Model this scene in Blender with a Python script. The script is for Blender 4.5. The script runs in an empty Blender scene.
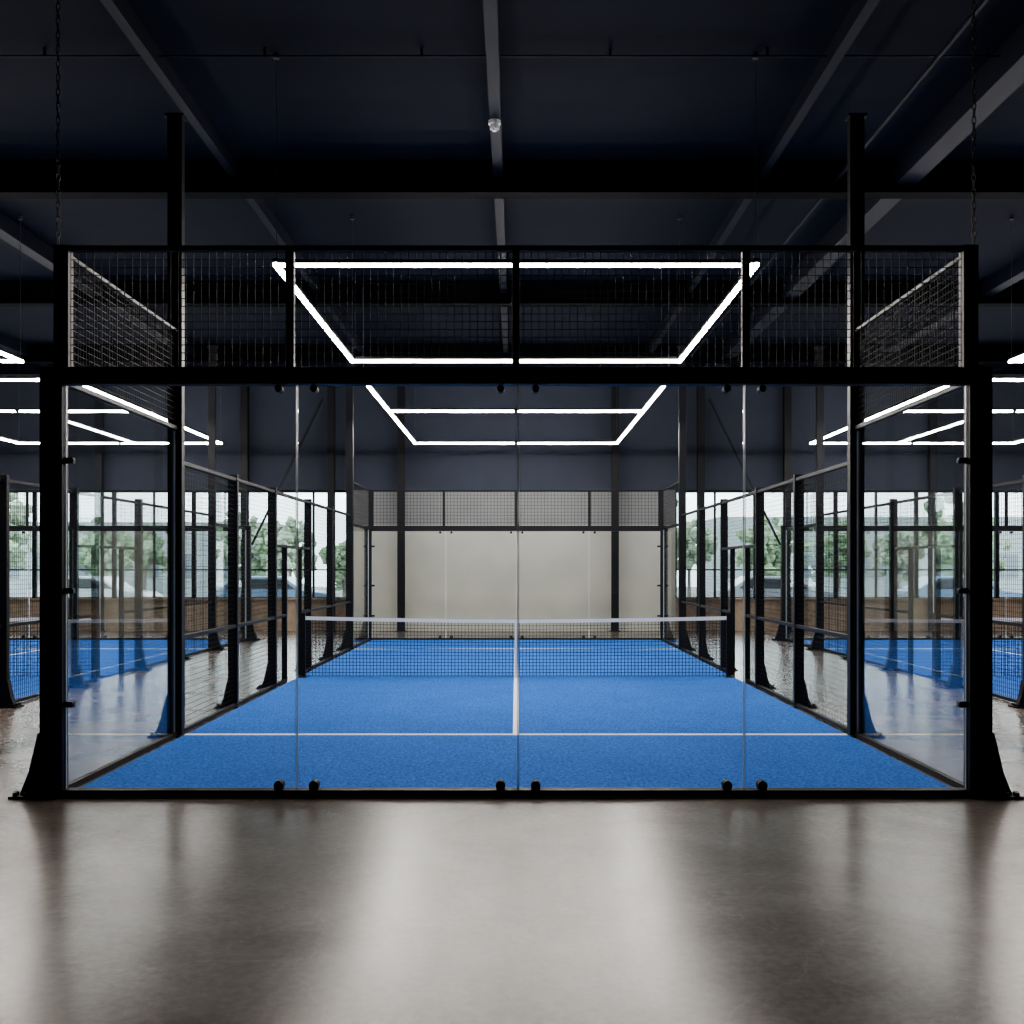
import bpy, bmesh, math, random
from mathutils import Vector, Matrix
random.seed(7)
scene = bpy.context.scene
COL = scene.collection

# ------------------------------------------------------------ materials
def new_mat(name):
    m = bpy.data.materials.new(name); m.use_nodes = True
    nt = m.node_tree
    return m, nt, nt.nodes.get("Principled BSDF")

def simple(name, col, rough=0.5, metal=0.0, spec=0.5, noise=0.0, nscale=20.0, bump=0.0):
    m, nt, b = new_mat(name)
    b.inputs["Roughness"].default_value = rough
    b.inputs["Metallic"].default_value = metal
    b.inputs["Specular IOR Level"].default_value = spec
    tc = nt.nodes.new("ShaderNodeTexCoord")
    n = nt.nodes.new("ShaderNodeTexNoise"); n.inputs["Scale"].default_value = nscale
    n.inputs["Detail"].default_value = 5
    nt.links.new(tc.outputs["Object"], n.inputs["Vector"])
    cr = nt.nodes.new("ShaderNodeValToRGB")
    cr.color_ramp.elements[0].position = 0.3; cr.color_ramp.elements[1].position = 0.7
    cr.color_ramp.elements[0].color = tuple(c*(1-noise) for c in col)+(1,)
    cr.color_ramp.elements[1].color = tuple(min(1, c*(1+noise)) for c in col)+(1,)
    nt.links.new(n.outputs["Fac"], cr.inputs["Fac"])
    nt.links.new(cr.outputs["Color"], b.inputs["Base Color"])
    if bump > 0:
        bp = nt.nodes.new("ShaderNodeBump"); bp.inputs["Strength"].default_value = bump
        bp.inputs["Distance"].default_value = 0.01
        nt.links.new(n.outputs["Fac"], bp.inputs["Height"])
        nt.links.new(bp.outputs["Normal"], b.inputs["Normal"])
    return m

M_STEEL = simple("black_powder_coat", (0.008, 0.009, 0.012), 0.5, 0.0, 0.3, 0.1, 60)
M_WIRE = simple("black_wire", (0.006, 0.007, 0.009), 0.6, 0.0, 0.2)
M_NET = simple("net_cord", (0.010, 0.011, 0.016), 0.8)
M_WHITE = simple("white_tape", (0.92, 0.93, 0.94), 0.6)
M_LINE = simple("white_turf_line", (0.95, 0.96, 0.97), 0.9, 0, 0.1, 0.03, 300)
M_CEIL = simple("navy_ceiling", (0.0036, 0.0066, 0.0165), 0.8, 0, 0.12, 0.12, 3)
M_BEAM = simple("navy_beam", (0.0048, 0.0072, 0.0155), 0.6, 0, 0.18, 0.08, 8)
M_BEAMD = simple("dark_beam", (0.0012, 0.0017, 0.003), 0.8, 0, 0.06, 0.08, 8)
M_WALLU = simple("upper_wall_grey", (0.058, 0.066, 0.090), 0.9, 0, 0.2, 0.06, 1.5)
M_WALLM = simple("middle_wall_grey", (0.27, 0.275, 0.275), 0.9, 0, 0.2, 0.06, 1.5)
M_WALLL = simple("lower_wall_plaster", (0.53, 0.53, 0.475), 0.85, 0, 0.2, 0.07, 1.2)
M_WOOD = simple("brown_sill_wall", (0.38, 0.30, 0.23), 0.7, 0, 0.3, 0.2, 6)
M_SIDE = simple("dark_side_wall", (0.03, 0.036, 0.05), 0.9, 0, 0.2, 0.06, 1.5)
M_CHROME = simple("steel_fixing", (0.12, 0.13, 0.15), 0.4, 0.9)
M_LEAF = simple("foliage", (0.24, 0.31, 0.20), 0.9, 0, 0.1, 0.3, 2.5)
M_LEAF2 = simple("foliage_light", (0.34, 0.40, 0.30), 0.9, 0, 0.1, 0.25, 2.5)
M_BARK = simple("bark", (0.24, 0.22, 0.20), 0.9, 0, 0.1, 0.3, 10)
M_ASPH = simple("asphalt", (0.28, 0.29, 0.29), 0.9, 0, 0.2, 0.15, 2)
M_FACADE = simple("pale_facade", (0.36, 0.39, 0.40), 0.8, 0, 0.2, 0.05, 1)
M_FWIN = simple("facade_glazing", (0.20, 0.23, 0.25), 0.4)
M_CARP = [simple("car_paint_blue", (0.12, 0.17, 0.25), 0.25), simple("car_paint_white", (0.5, 0.5, 0.52), 0.25),
          simple("car_paint_grey", (0.18, 0.19, 0.21), 0.25)]
M_CARG = simple("car_glass", (0.04, 0.045, 0.05), 0.1)
M_PLASTIC = simple("white_plastic", (0.7, 0.7, 0.7), 0.4)
M_EDGE = simple("polished_glass_edge", (0.80, 0.85, 0.86), 0.25, 0, 0.6)

def turf_mat():
    m, nt, b = new_mat("blue_turf")
    b.inputs["Roughness"].default_value = 0.9; b.inputs["Specular IOR Level"].default_value = 0.1
    tc = nt.nodes.new("ShaderNodeTexCoord")
    def nz(s, d):
        n = nt.nodes.new("ShaderNodeTexNoise"); n.inputs["Scale"].default_value = s; n.inputs["Detail"].default_value = d
        n.inputs["Roughness"].default_value = 0.7
        nt.links.new(tc.outputs["Object"], n.inputs["Vector"]); return n
    n = nz(40, 8); n2 = nz(1.3, 3)
    cr = nt.nodes.new("ShaderNodeValToRGB")
    cr.color_ramp.elements[0].position = 0.36; cr.color_ramp.elements[1].position = 0.64
    cr.color_ramp.elements[0].color = (0.014, 0.090, 0.345, 1)
    cr.color_ramp.elements[1].color = (0.085, 0.275, 0.84, 1)
    nt.links.new(n.outputs["Fac"], cr.inputs["Fac"])
    mp = nt.nodes.new("ShaderNodeMapRange"); mp.inputs[1].default_value = 0.3; mp.inputs[2].default_value = 0.7
    mp.inputs[3].default_value = 0.88; mp.inputs[4].default_value = 1.0
    nt.links.new(n2.outputs["Fac"], mp.inputs[0])
    mx = nt.nodes.new("ShaderNodeMixRGB"); mx.blend_type = 'MULTIPLY'; mx.inputs[0].default_value = 1
    nt.links.new(cr.outputs["Color"], mx.inputs[1]); nt.links.new(mp.outputs[0], mx.inputs[2])
    nt.links.new(mx.outputs[0], b.inputs["Base Color"])
    bp = nt.nodes.new("ShaderNodeBump"); bp.inputs["Strength"].default_value = 0.5; bp.inputs["Distance"].default_value = 0.01
    nt.links.new(n.outputs["Fac"], bp.inputs["Height"]); nt.links.new(bp.outputs["Normal"], b.inputs["Normal"])
    return m
M_TURF = turf_mat()

def concrete_mat():
    m, nt, b = new_mat("polished_concrete")
    tc = nt.nodes.new("ShaderNodeTexCoord")
    def noise(s, d, dist=0.0, rough=0.5):
        n = nt.nodes.new("ShaderNodeTexNoise"); n.inputs["Scale"].default_value = s
        n.inputs["Detail"].default_value = d; n.inputs["Distortion"].default_value = dist
        n.inputs["Roughness"].default_value = rough
        nt.links.new(tc.outputs["Object"], n.inputs["Vector"]); return n
    a = noise(1.0, 12, 0.5, 0.62); c = noise(22, 10, 0.2, 0.65)
    mix = nt.nodes.new("ShaderNodeMath"); mix.operation = 'MULTIPLY_ADD'
    mix.inputs[1].default_value = 0.35
    nt.links.new(c.outputs["Fac"], mix.inputs[0]); 
    sc = nt.nodes.new("ShaderNodeMath"); sc.operation = 'MULTIPLY'; sc.inputs[1].default_value = 0.65
    nt.links.new(a.outputs["Fac"], sc.inputs[0]); nt.links.new(sc.outputs[0], mix.inputs[2])
    cr = nt.nodes.new("ShaderNodeValToRGB")
    cr.color_ramp.elements[0].position = 0.33; cr.color_ramp.elements[1].position = 0.67
    cr.color_ramp.elements[0].color = (0.130, 0.103, 0.086, 1)
    cr.color_ramp.elements[1].color = (0.290, 0.245, 0.215, 1)
    nt.links.new(mix.outputs[0], cr.inputs["Fac"])
    # fine hairline scratches: two layers of stretched, warped cell edges
    prev = cr.outputs["Color"]
    for scale, wid, amt, seed in ((1.3, 0.004, 1.22, 0.0), (2.7, 0.004, 1.16, 3.7)):
        v = nt.nodes.new("ShaderNodeTexVoronoi"); v.feature = 'DISTANCE_TO_EDGE'; v.inputs["Scale"].default_value = scale
        w = noise(1.3+seed*0.2, 5)
        va = nt.nodes.new("ShaderNodeMixRGB"); va.inputs[0].default_value = 0.55
        nt.links.new(tc.outputs["Object"], va.inputs[1]); nt.links.new(w.outputs["Color"], va.inputs[2])
        nt.links.new(va.outputs[0], v.inputs["Vector"])
        lr = nt.nodes.new("ShaderNodeMapRange"); lr.inputs[1].default_value = 0.0; lr.inputs[2].default_value = wid
        lr.inputs[3].default_value = amt; lr.inputs[4].default_value = 1.0
        nt.links.new(v.outputs["Distance"], lr.inputs[0])
        mm = nt.nodes.new("ShaderNodeMixRGB"); mm.blend_type = 'MULTIPLY'; mm.inputs[0].default_value = 1
        nt.links.new(prev, mm.inputs[1]); nt.links.new(lr.outputs[0], mm.inputs[2]); prev = mm.outputs[0]
    nt.links.new(prev, b.inputs["Base Color"])
    rr = nt.nodes.new("ShaderNodeMapRange"); rr.inputs[1].default_value = 0.3; rr.inputs[2].default_value = 0.7
    rr.inputs[3].default_value = 0.23; rr.inputs[4].default_value = 0.275
    nt.links.new(mix.outputs[0], rr.inputs[0]); nt.links.new(rr.outputs[0], b.inputs["Roughness"])
    b.inputs["Specular IOR Level"].default_value = 0.48
    b.inputs["Specular Tint"].default_value = (1.0, 0.93, 0.87, 1)
    return m
M_CONC = concrete_mat()

def glass_mat(name, tint, refl=1.0):
    m, nt, b = new_mat(name); nt.nodes.remove(b)
    out = nt.nodes.get("Material Output")
    t = nt.nodes.new("ShaderNodeBsdfTransparent"); t.inputs[0].default_value = tint+(1,)
    g = nt.nodes.new("ShaderNodeBsdfGlossy"); g.inputs["Roughness"].default_value = 0.01
    f = nt.nodes.new("ShaderNodeFresnel"); f.inputs[0].default_value = 1.4
    mu = nt.nodes.new("ShaderNodeMath"); mu.operation = 'MULTIPLY'; mu.inputs[1].default_value = refl
    nt.links.new(f.outputs[0], mu.inputs[0])
    mx = nt.nodes.new("ShaderNodeMixShader")
    nt.links.new(mu.outputs[0], mx.inputs[0]); nt.links.new(t.outputs[0], mx.inputs[1]); nt.links.new(g.outputs[0], mx.inputs[2])
    nt.links.new(mx.outputs[0], out.inputs[0]); return m
M_GLASS = glass_mat("tempered_glass", (0.98, 0.99, 0.99), 0.38)
M_WGLASS = glass_mat("window_glass", (0.93, 0.97, 0.96), 0.8)

def emis(name, col, s):
    m, nt, b = new_mat(name)
    b.inputs["Base Color"].default_value = col+(1,)
    b.inputs["Emission Color"].default_value = col+(1,)
    b.inputs["Emission Strength"].default_value = s
    return m
M_LED = emis("led_diffuser", (1.0, 0.94, 0.88), 84)
M_LEDFILL = emis("added_led_fill", (1.0, 0.92, 0.84), 4)  # weak glow for the added, unseen fill frames over the camera

# ------------------------------------------------------------ geometry helpers
def bx(bm, x0, x1, y0, y1, z0, z1, mi=0):
    v = [bm.verts.new(p) for p in ((x0,y0,z0),(x1,y0,z0),(x1,y1,z0),(x0,y1,z0),(x0,y0,z1),(x1,y0,z1),(x1,y1,z1),(x0,y1,z1))]
    for q in ((0,3,2,1),(4,5,6,7),(0,1,5,4),(1,2,6,5),(2,3,7,6),(3,0,4,7)):
        f = bm.faces.new([v[i] for i in q]); f.material_index = mi

def cyl(bm, c, r, h, axis='Z', seg=16, mi=0, r2=None):
    rot = {'Z': Matrix(), 'X': Matrix.Rotation(math.pi/2, 4, 'Y'), 'Y': Matrix.Rotation(math.pi/2, 4, 'X')}[axis]
    res = bmesh.ops.create_cone(bm, cap_ends=True, segments=seg, radius1=r, radius2=r if r2 is None else r2, depth=h,
                                matrix=Matrix.Translation(c) @ rot)
    for f in {f for v in res['verts'] for f in v.link_faces}: f.material_index = mi

def bar(bm, a, b, w, mi=0):
    a = Vector(a); b = Vector(b); d = b-a
    M = Matrix.Translation((a+b)/2) @ d.to_track_quat('Z', 'Y').to_matrix().to_4x4() @ Matrix.Diagonal((w, w, d.length, 1))
    res = bmesh.ops.create_cube(bm, size=1, matrix=M)
    for f in {f for v in res['verts'] for f in v.link_faces}: f.material_index = mi

def prism(bm, pts, axis, t0, t1, mi=0):
    def P(p, t): return (p[0], t, p[1]) if axis == 'Y' else (t, p[0], p[1])
    A = [bm.verts.new(P(p, t0)) for p in pts]; B = [bm.verts.new(P(p, t1)) for p in pts]
    fs = [bm.faces.new(A), bm.faces.new(B[::-1])]
    n = len(pts)
    for i in range(n): fs.append(bm.faces.new((A[i], B[i], B[(i+1) % n], A[(i+1) % n])))
    for f in fs: f.material_index = mi

def mesh_from(bm, name, mats):
    bmesh.ops.recalc_face_normals(bm, faces=bm.faces)
    me = bpy.data.meshes.new(name); bm.to_mesh(me); bm.free()
    for m in mats: me.materials.append(m)
    return me

def obj(name, me, parent=None, loc=(0,0,0), bevel=0):
    o = bpy.data.objects.new(name, me); COL.objects.link(o); o.location = loc
    if parent: o.parent = parent
    if bevel:
        b = o.modifiers.new("bevel", 'BEVEL'); b.width = bevel; b.segments = 2; b.limit_method = 'ANGLE'
    return o

def empty(name, loc=(0,0,0)):
    e = bpy.data.objects.new(name, None); COL.objects.link(e); e.location = loc; e.empty_display_size = 0.3
    return e

def wires(bm, plane, a0, a1, z0, z1, c, pitch=0.055, w=0.005, pz=None):
    h = w/2; n = max(1, round((a1-a0)/pitch))
    for i in range(n+1):
        a = a0+(a1-a0)*i/n
        if plane == 'XZ': bx(bm, a-h, a+h, c-h, c+h, z0, z1)
        else: bx(bm, c-h, c+h, a-h, a+h, z0, z1)
    n = max(1, round((z1-z0)/(pz or pitch)))
    for i in range(n+1):
        z = z0+(z1-z0)*i/n
        if plane == 'XZ': bx(bm, a0, a1, c+h*0.6, c+h*0.6+w, z-h, z+h)
        else: bx(bm, c+h*0.6, c+h*0.6+w, a0, a1, z-h, z+h)

# ------------------------------------------------------------ the padel court
HW, L = 3.30, 17.0
ZT, ZM = 3.93, 2.68

def court_meshes():
    f = bmesh.new()
    def gusset(x, y, s, k=1.0, hgt=0.46):
        prism(f, [(x, 0.0), (x+s*0.15*k, 0.0), (x+s*0.15*k, 0.03), (x+s*0.09*k, hgt*0.40), (x+s*0.025*k, hgt), (x, hgt)], 'Y', y-0.045, y+0.045)
        a, b = x-s*0.14, x+s*(0.06+0.15*k)
        bx(f, min(a, b), max(a, b), y-0.10, y+0.10, 0.0, 0.018)
        for dx in (0.10, 0.17):
            cyl(f, (x+s*dx*k, y-0.075, 0.03), 0.018, 0.028, seg=8)
            cyl(f, (x+s*dx*k, y+0.075, 0.03), 0.018, 0.028, seg=8)
        cyl(f, (x+s*(0.03+0.15*k), y-0.03, 0.03), 0.02, 0.03, seg=8)
    def end(y, beam, top, sgn):
        for s in (-1, 1):
            bx(f, min(s*3.22, s*3.38), max(s*3.22, s*3.38), y-0.06, y+0.06, 0.0, beam+0.06)
            bx(f, min(s*3.18, s*3.285), max(s*3.18, s*3.285), y-0.05, y+0.05, beam+0.06, top)
            gusset(s*3.375, y, s)
        bx(f, -3.22, 3.22, y-0.06, y+0.06, beam-0.06, beam+0.06)
        bx(f, -3.18, 3.18, y-0.03, y+0.03, top-0.035, top)
        bx(f, -3.22, 3.22, y-0.05, y+0.05, 0.0, 0.055)
        for x in (-1.61, 0, 1.64):
            bx(f, x-0.028, x+0.028, y-0.03, y+0.03, beam+0.06, top-0.035)
    end(0, 3.0, ZT, -1); end(L, 2.5, 3.36, 1)
    for s in (-1, 1):
        def sx(a, b): return min(s*a, s*b), max(s*a, s*b)
        for y, H in ((2.84, 5.98), (14.16, 5.98)):
            x0, x1 = sx(3.22, 3.36); bx(f, x0, x1, y-0.05, y+0.05, 0, H)
            bx(f, x0-0.02, x1+0.02, y-0.07, y+0.07, H, H+0.03)
            gusset(s*3.355, y, s, 0.85, 0.40)
        for y in (5.1, 7.2, 9.8, 11.9):
            x0, x1 = sx(3.25, 3.36); bx(f, x0, x1, y-0.04, y+0.04, 0, ZM+0.04)
            gusset(s*3.355, y, s, 0.6, 0.32)
        for y in (7.95, 9.05):
            x0, x1 = sx(3.26, 3.33); bx(f, x0, x1, y-0.03, y+0.03, 0, 1.95)
        x0, x1 = sx(3.26, 3.31)
        bx(f, x0, x1, 0.06, 2.79, 2.96, 3.0); bx(f, x0, x1, 0.05, 2.79, ZT-0.03, ZT); bx(f, x0, x1, 0.06, 2.79, 0.0, 0.05)
        bx(f, x0, x1, 14.21, L-0.06, 2.47, 2.52); bx(f, x0, x1, 14.21, L-0.05, 3.325, 3.36); bx(f, x0, x1, 14.21, L-0.06, 0, 0.05)
        bx(f, x0, x1, 2.89, 14.11, ZM-0.04, ZM)
        for a, b in ((2.89, 7.92), (9.08, 14.11)):
            bx(f, x0, x1, a, b, 0.93, 0.97); bx(f, x0, x1, a, b, 0.01, 0.05)
        bx(f, x0, x1, 7.24, 9.76, 1.91, 1.95)
    frame = mesh_from(f, "enclosure_frame", [M_STEEL])

    m = bmesh.new()
    wires(m, 'XZ', -3.18, 3.18, 3.06, ZT-0.04, 0, 0.055, 0.005)
    wires(m, 'XZ', -3.18, 3.18, 2.56, 3.32, L, 0.075, 0.006)
    for s in (-1, 1):
        X = s*3.285
        wires(m, 'YZ', 0.06, 2.78, 3.0, ZT-0.035, X, 0.055, 0.0045)
        wires(m, 'YZ', 14.22, L-0.05, 2.52, 3.33, X, 0.075, 0.005)
        for a, b, zt in ((2.9, 5.05, ZM-.04), (5.15, 7.15, ZM-.04), (7.25, 7.915, 1.91), (9.085, 9.75, 1.91), (9.85, 11.85, ZM-.04), (11.95, 14.1, ZM-.04)):
            wires(m, 'YZ', a, b, 0.05, zt, X, 0.055, 0.0036)
        wires(m, 'YZ', 7.25, 9.75, 1.95, ZM-.04, X, 0.055, 0.0036)
    wire = mesh_from(m, "welded_wire", [M_WIRE])

    g = bmesh.new(); e = bmesh.new(); c = bmesh.new()
    def end_glass(y, beam):
        xs = [-3.22, -1.565, 0.015, 1.63, 3.22]
        for i in range(4):
            bx(g, xs[i]+0.008, xs[i+1]-0.008, y-0.006, y+0.006, 0.055, beam-0.06)
        for x in xs[1:4]:
            bx(e, x-0.0078, x-0.0028, y-0.007, y+0.007, 0.056, beam-0.061)
            bx(e, x+0.0028, x+0.0078, y-0.007, y+0.007, 0.056, beam-0.061)
            for d in (-0.125, 0.125):
                for z, r in ((0.085, 0.034), (beam-0.09, 0.026)):
                    cyl(c, (x+d, y-0.022, z), r, 0.032, 'Y'); cyl(c, (x+d, y+0.022, z), r, 0.032, 'Y')
                bx(c, x+d-0.03, x+d+0.03, y-0.035, y+0.035, 0.055, 0.08)
        for s in (-1, 1):
            bx(e, s*3.212-0.003, s*3.212+0.003, y-0.007, y+0.007, 0.056, beam-0.061)
            for z in (0.6*beam+0.6, 0.49*beam, 0.22*beam):
                bx(c, s*3.19-0.035, s*3.19+0.035, y-0.02, y+0.02, z-0.02, z+0.02)
                cyl(c, (s*3.17, y-0.025, z), 0.022, 0.02, 'Y')
    end_glass(0, 3.0); end_glass(L, 2.5)
    for s in (-1, 1):
        X = s*3.285
        for a, b, zt in ((0.07, 2.77, 2.95), (14.23, L-0.07, 2.47)):
            bx(g, X-0.006, X+0.006, a, b, 0.05, zt)
            bx(e, X-0.007, X+0.007, a-0.003, a, 0.051, zt-0.001)
            bx(e, X-0.007, X+0.007, b, b+0.003, 0.051, zt-0.001)
    return frame, wire, mesh_from(g, "glass_panels", [M_GLASS]), mesh_from(e, "glass_edges", [M_EDGE]), mesh_from(c, "glass_clamps", [M_STEEL])

def turf_mesh():
    b = bmesh.new(); bx(b, -3.2, 3.2, 0.055, L-0.055, 0.001, 0.02)
    t = mesh_from(b, "turf_surface", [M_TURF])
    b = bmesh.new()
    for y in (2.84, 14.16): bx(b, -3.2, 3.2, y-0.045, y+0.045, 0.012, 0.0215)
    bx(b, -0.03, 0.03, 2.88, 14.12, 0.012, 0.0213)
    return t, mesh_from(b, "turf_lines", [M_LINE])

def net_meshes():
    def top(x): return 0.87+0.045*(abs(x)/3.1)**1.6
    b = bmesh.new(); h = 0.003; n = 124; W = 3.1
    xs = [-W+2*W*i/n for i in range(n+1)]
    for x in xs: bx(b, x-h, x+h, -h, h, 0.035, top(x))
    rows = 17
    for j in range(rows+1):
        t = j/rows
        for i in range(0, n, 4):
            x0, x1 = xs[i], xs[i+4]
            z0, z1 = 0.035+(top(x0)-0.035)*t, 0.035+(top(x1)-0.035)*t
            bar(b, (x0, 0, z0), (x1, 0, z1), 0.006)
    cord = mesh_from(b, "net_cords", [M_NET])
    b = bmesh.new()
    for i in range(0, n, 4):
        x0, x1 = xs[i], xs[i+4]
        v = [b.verts.new(p) for p in ((x0,-.012,top(x0)-.055),(x1,-.012,top(x1)-.055),(x1,-.012,top(x1)),(x0,-.012,top(x0)),
                                      (x0,.012,top(x0)-.055),(x1,.012,top(x1)-.055),(x1,.012,top(x1)),(x0,.012,top(x0)))]
        for q in ((0,1,2,3),(7,6,5,4),(3,2,6,7),(0,4,5,1)): b.faces.new([v[k] for k in q])
    bx(b, -0.018, 0.018, -0.014, 0.014, 0.024, 0.86)
    tape = mesh_from(b, "net_tape", [M_WHITE])
    b = bmesh.new()
    for s in (-1, 1):
        bx(b, s*3.13-0.03, s*3.13+0.03, -0.03, 0.03, 0.024, 0.95)
        bx(b, s*3.13-0.06, s*3.13+0.06, -0.1, 0.1, 0.024, 0.036)
        cyl(b, (s*3.13, 0, 0.955), 0.03, 0.02)
    post = mesh_from(b, "net_posts", [M_STEEL])
    return cord, tape, post

CM = court_meshes(); TM = turf_mesh(); NM = net_meshes()
CX = [0.0, -9.3, 9.3]
for cx in CX:
    e = empty("padel_court_enclosure", (cx, 0, 0))
    for n, me, bv in zip(("frame", "wire_mesh", "glass_panels", "glass_edges", "clamps"), CM, (0.004, 0, 0, 0, 0)):
        obj(n, me, e, bevel=bv)
    e = empty("blue_court_turf", (cx, 0, 0))
    obj("turf", TM[0], e); obj("lines", TM[1], e)
    e = empty("padel_net", (cx, 8.5, 0))
    for n, me in zip(("cords", "tape", "posts"), NM): obj(n, me, e)

# ------------------------------------------------------------ suspended LED frames, plus added fill frames
ZC = 6.6
def light_frame(hw, y0, y1, cross=(), mat=M_LED):
    led = bmesh.new(); hs = bmesh.new(); sus = bmesh.new(); w = 0.021; z = 4.55
    def seg(x0, x1, ya, yb):
        bx(led, x0, x1, ya, yb, z-0.022, z+0.012)
        bx(hs, x0-0.004, x1+0.004, ya-0.004, yb+0.004, z+0.013, z+0.052)
    for y in (y0, y1)+tuple(cross):
        seg(-hw+w, -0.04, y-w, y+w); seg(0.04, hw-w, y-w, y+w)
        bx(hs, -0.04, 0.04, y-0.019, y+0.019, z-0.015, z+0.05)
    for s in (-1, 1):
        seg(s*hw-w, s*hw+w, y0-0.05, y1+0.05)
    for s in (-1, 1):
        for y in (y0, y1):
            cyl(sus, (s*hw, y, (z+0.052+6.57)/2), 0.0035, 6.57-z-0.052, seg=6); cyl(sus, (s*hw, y, 6.565), 0.03, 0.05, seg=10)
    return mesh_from(led, "led_diffuser", [mat]), mesh_from(hs, "led_housing", [M_STEEL]), mesh_from(sus, "suspension_wires", [M_CHROME])
for spec in ((2.31, 2.8, 7.8, (), M_LED), (2.37, 9.4, 18.3, (12.9,), M_LED), (2.31, -9.4, -4.6, (), M_LEDFILL)):  # last entry: fill frames added out of view to light the foreground floor
    ms = light_frame(*spec)
    for cx in CX:
        e = empty("led_light_frame", (cx, 0, 0))
        for n, me in zip(("diffuser", "housing", "suspension"), ms): obj(n, me, e)

# ------------------------------------------------------------ building shell
X0, X1, YF, YB = -14.5, 14.5, -14.0, 20.8
def solo(name, mats, fn, bevel=0, loc=(0,0,0)):
    b = bmesh.new(); fn(b); return obj(name, mesh_from(b, name, mats), None, loc, bevel)
solo("floor", [M_CONC], lambda b: bx(b, X0, X1, YF, YB, -0.15, 0.0))
solo("ceiling", [M_CEIL], lambda b: bx(b, X0, X1, YF, YB, ZC, ZC+0.2))
solo("wall_left", [M_SIDE], lambda b: bx(b, X0-0.3, X0, YF, YB, -0.15, ZC+0.2))
solo("wall_right", [M_SIDE], lambda b: bx(b, X1, X1+0.3, YF, YB, -0.15, ZC+0.2))
solo("wall_front", [M_SIDE], lambda b: bx(b, X0-0.3, X1+0.3, YF-0.3, YF, -0.15, ZC+0.2))
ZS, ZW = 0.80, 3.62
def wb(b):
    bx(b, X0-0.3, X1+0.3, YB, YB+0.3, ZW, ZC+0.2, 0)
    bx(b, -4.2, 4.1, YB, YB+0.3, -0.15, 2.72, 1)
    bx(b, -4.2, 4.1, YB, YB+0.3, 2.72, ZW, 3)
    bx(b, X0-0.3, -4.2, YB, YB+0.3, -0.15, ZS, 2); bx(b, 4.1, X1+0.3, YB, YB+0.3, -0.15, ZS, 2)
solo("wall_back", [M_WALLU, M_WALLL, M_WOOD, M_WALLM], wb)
solo("trim_1", [M_WOOD], lambda b: (bx(b, X0, -4.2, YB-0.08, YB-0.005, ZS, ZS+0.04), bx(b, 4.1, X1, YB-0.08, YB-0.005, ZS, ZS+0.04)))

def window(name, xa, xb):
    e = empty(name, ((xa+xb)/2, YB+0.15, 0)); w = (xb-xa)/2
    b = bmesh.new()
    bx(b, -w, w, -0.05, 0.05, ZS, ZS+0.06); bx(b, -w, w, -0.05, 0.05, ZW-0.06, ZW)
    bx(b, -w, -w+0.05, -0.05, 0.05, ZS, ZW); bx(b, w-0.05, w, -0.05, 0.05, ZS, ZW)
    bx(b, -0.025, 0.025, -0.04, 0.04, ZS, ZW)
    bx(b, -w, w, -0.02, 0.02, 1.55, 1.585)
    obj("window_frame", mesh_from(b, name+"_frame", [M_STEEL]), e)
    b = bmesh.new(); bx(b, -w+0.05, w-0.05, -0.008, 0.008, ZS+0.06, ZW-0.06)
    obj("pane", mesh_from(b, name+"_pane", [M_WGLASS]), e)
k = 1
for a, bb in ((-14.5, -4.2), (4.1, 14.5)):
    n = 5
    for i in range(n):
        window("window_%d" % k, a+(bb-a)*i/n, a+(bb-a)*(i+1)/n); k += 1

def column(x, y, w=0.18):
    solo("steel_column", [M_STEEL], lambda b: (bx(b, -w/2, w/2, -0.09, -0.07, 0, ZC), bx(b, -w/2, w/2, 0.07, 0.09, 0, ZC),
         bx(b, -0.012, 0.012, -0.07, 0.07, 0, ZC), bx(b, -w/2-0.04, w/2+0.04, -0.13, 0.13, 0, 0.02)), loc=(x, y, 0))
for x in (-2.92, 2.52, -6.9, 6.9, -4.7, 4.7, -10.6, 10.6): column(x, 20.5)
solo("wall_brace", [M_STEEL], lambda b: bar(b, (-6.7, 20.4, 2.2), (-4.9, 20.4, 5.9), 0.05))
solo("wall_brace", [M_STEEL], lambda b: bar(b, (6.7, 20.4, 2.2), (4.9, 20.4, 5.9), 0.05))

def ibeam(name, a, b_, axis, c, z0, w, mat, zt=ZC):
    def fn(b):
        t = 0.02; h = w/2
        bx(b, a, b_, c-h, c+h, z0, z0+t); bx(b, a, b_, c-h, c+h, zt-t, zt); bx(b, a, b_, c-0.01, c+0.01, z0+t, zt-t)
    return solo(name, [mat], fn)
for y in (-5.5, 5.75, 11.5, 17.0): ibeam("roof_crossbeam", X0, X1, 'X', y, 6.20, 0.24, M_BEAMD)
for x, w, z0 in ((-3.46, 0.10, 6.42), (-0.22, 0.12, 6.42), (3.02, 0.10, 6.42), (4.75, 0.26, 6.30), (-7.3, 0.2, 6.36), (8.2, 0.2, 6.36), (-11, 0.2, 6.36), (11.5, 0.2, 6.36)):
    solo("roof_joist", [M_BEAM], lambda b, x=x, w=w, z0=z0: bx(b, x-w/2, x+w/2, YF, YB, z0, ZC))
solo("ceiling_conduit", [M_BEAM], lambda b: ([bar(b, (X0, 2.7, 6.52), (X1, 2.7, 6.52), 0.014)] +
     [bx(b, x-0.012, x+0.012, 2.69, 2.71, 6.525, ZC) for x in (-6, -4.5, -2.4, -0.9, 0.9, 2.4, 4.5, 6)]))
solo("ceiling_conduit", [M_BEAM], lambda b: bar(b, (3.9, YF, 6.35), (3.9, YB, 6.35), 0.035))

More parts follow.
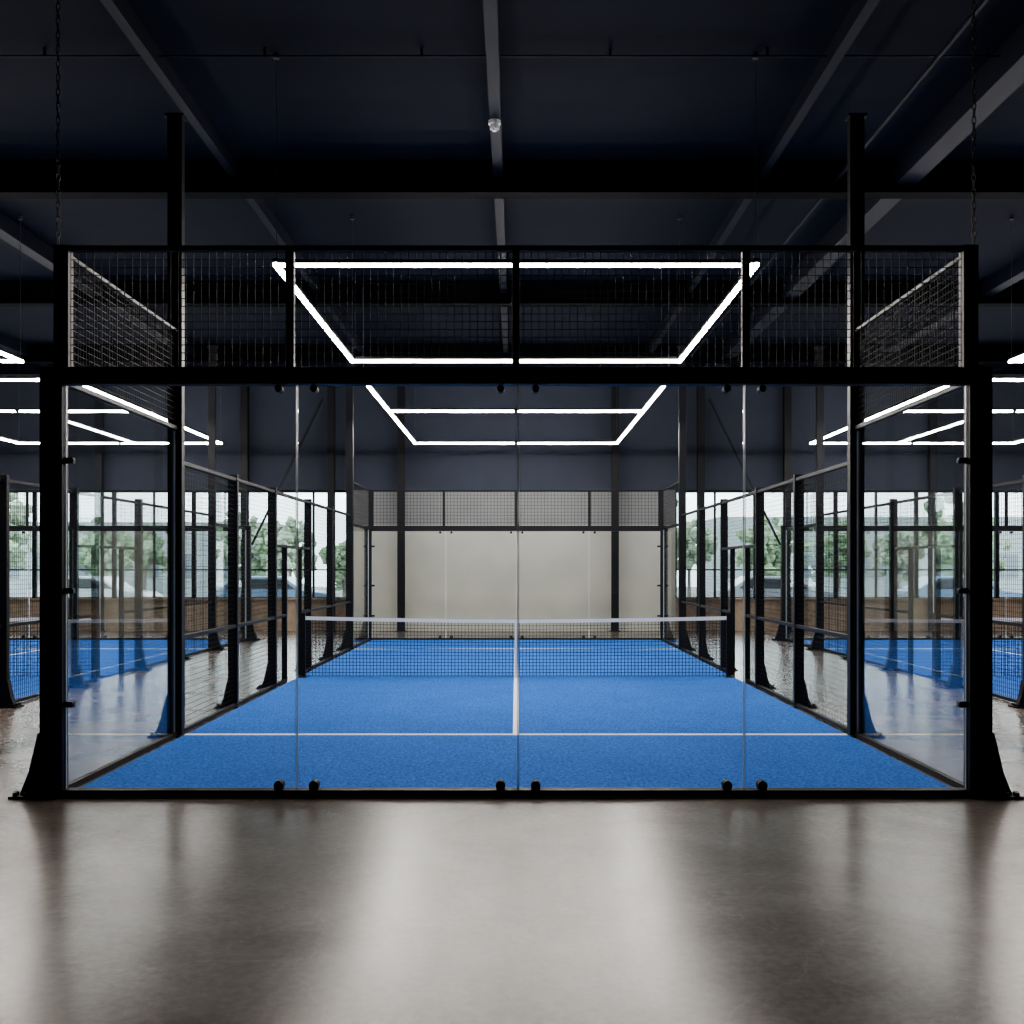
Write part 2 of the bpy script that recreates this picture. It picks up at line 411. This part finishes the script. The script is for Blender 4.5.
def det(b):
    cyl(b, (0, 0, -0.02), 0.065, 0.04, seg=24); cyl(b, (0, 0, -0.065), 0.05, 0.05, seg=24)
    cyl(b, (0, 0, -0.10), 0.025, 0.02, seg=16)
solo("smoke_detector", [M_PLASTIC], det, loc=(-0.23, 4.0, 6.42))

def chain(b, z0, z1):
    n = int((z1-z0)/0.05)
    for i in range(n):
        z = z0+(i+0.5)*(z1-z0)/n; R = 0.014; H = 0.034; seg = 10
        pts = [(R*math.cos(t), H*math.sin(t)) for t in [2*math.pi*j/seg for j in range(seg)]]
        for j in range(seg):
            p, q = pts[j], pts[(j+1) % seg]
            if i % 2: bar(b, (p[0], 0, z+p[1]), (q[0], 0, z+q[1]), 0.006)
            else: bar(b, (0, p[0], z+p[1]), (0, q[0], z+q[1]), 0.006)
bb = bmesh.new(); chain(bb, ZT+0.01, ZC-0.02); cme = mesh_from(bb, "chain_links", [M_STEEL])
for x in (-3.27, 3.27): obj("hanging_chain", cme, None, (x, 0, 0))

# ------------------------------------------------------------ outside
solo("outdoor_ground", [M_ASPH], lambda b: bx(b, -60, 60, YB+0.35, 90, -0.3, -0.1))
def tree(i, x, y, h):
    e = empty("tree", (x, y, -0.1)); b = bmesh.new()
    cyl(b, (0, 0, h*0.25), 0.10, h*0.5, seg=10, r2=0.06)
    for a in range(4): bar(b, (0, 0, h*0.35), (math.cos(a*1.6)*h*0.16, math.sin(a*1.6)*h*0.16, h*0.6), 0.05)
    obj("trunk", mesh_from(b, "trunk", [M_BARK]), e)
    b = bmesh.new()
    for j in range(70):
        r = h*random.uniform(0.025, 0.07)
        d0 = Vector((random.gauss(0, 1), random.gauss(0, 1), random.gauss(0, 1))).normalized()*random.uniform(0.3, 1)
        c = Vector((d0.x*h*0.30, d0.y*h*0.30, h*0.62+d0.z*h*0.34))
        res = bmesh.ops.create_icosphere(b, subdivisions=2, radius=r, matrix=Matrix.Translation(c))
        for v in res['verts']:
            d = (v.co-c); v.co = c+d*random.uniform(0.6, 1.35)
    obj("crown", mesh_from(b, "crown", [M_LEAF if i % 2 else M_LEAF2]), e)
xs = -27; i = 0
while xs < 28:
    tree(i, xs+random.uniform(-.6, .6), 40+random.uniform(-3, 6), random.uniform(3.0, 5.4)); xs += 2.2; i += 1
def building(x0, x1, y, h):
    def fn(b):
        bx(b, x0, x1, y, y+6, -0.1, h, 0)
        n = int((x1-x0)/2)
        for i in range(n):
            bx(b, x0+0.5+i*2, x0+1.6+i*2, y-0.03, y, 1.0, 2.4, 1)
    solo("distant_building", [M_FACADE, M_FWIN], fn)
building(-34, -14, 56, 4.2); building(12, 30, 58, 4.6)

def car(x, y, pm):
    e = empty("parked_car", (x, y, -0.1)); b = bmesh.new()
    prism(b, [(-2.1, .35), (2.1, .35), (2.15, .7), (1.9, .85), (1.1, .95), (0.5, 1.4), (-1.1, 1.42), (-1.8, .98), (-2.1, .9)], 'Y', -0.85, 0.85, 0)
    prism(b, [(0.95, .96), (0.45, 1.34), (-1.05, 1.36), (-1.6, .98)], 'Y', -0.86, 0.86, 1)
    obj("car_body", mesh_from(b, "car_body", [pm, M_CARG]), e, bevel=0.04)
    b = bmesh.new()
    for sx_ in (-1.3, 1.3):
        for sy in (-0.78, 0.78): cyl(b, (sx_, sy, 0.33), 0.33, 0.2, 'Y', 24)
    obj("wheels", mesh_from(b, "wheels", [M_WIRE]), e)
for j, (x, y) in enumerate(((-8.4, 31), (-15, 32), (9.2, 31.5), (15.5, 31), (-3.4, 32))): car(x, y, M_CARP[j % 3])

# ------------------------------------------------------------ world
w = bpy.data.worlds.new("sky"); scene.world = w; w.use_nodes = True
bg = w.node_tree.nodes["Background"]
bg.inputs[0].default_value = (0.86, 0.93, 1.0, 1); bg.inputs[1].default_value = 5.2

# ------------------------------------------------------------ camera
cam = bpy.data.cameras.new("camera"); co = bpy.data.objects.new("camera", cam); COL.objects.link(co)
co.location = (0, -8.0, 1.64); co.rotation_euler = (math.pi/2, 0, 0)
cam.sensor_width = 36; cam.lens = 36*1120/1024
cam.shift_y = (567-512)/1024; cam.shift_x = -(516-512)/1024
scene.camera = co
try:
    scene.view_settings.view_transform = 'AgX'
    scene.view_settings.look = 'AgX - Medium High Contrast'
except Exception as ex: print(ex)
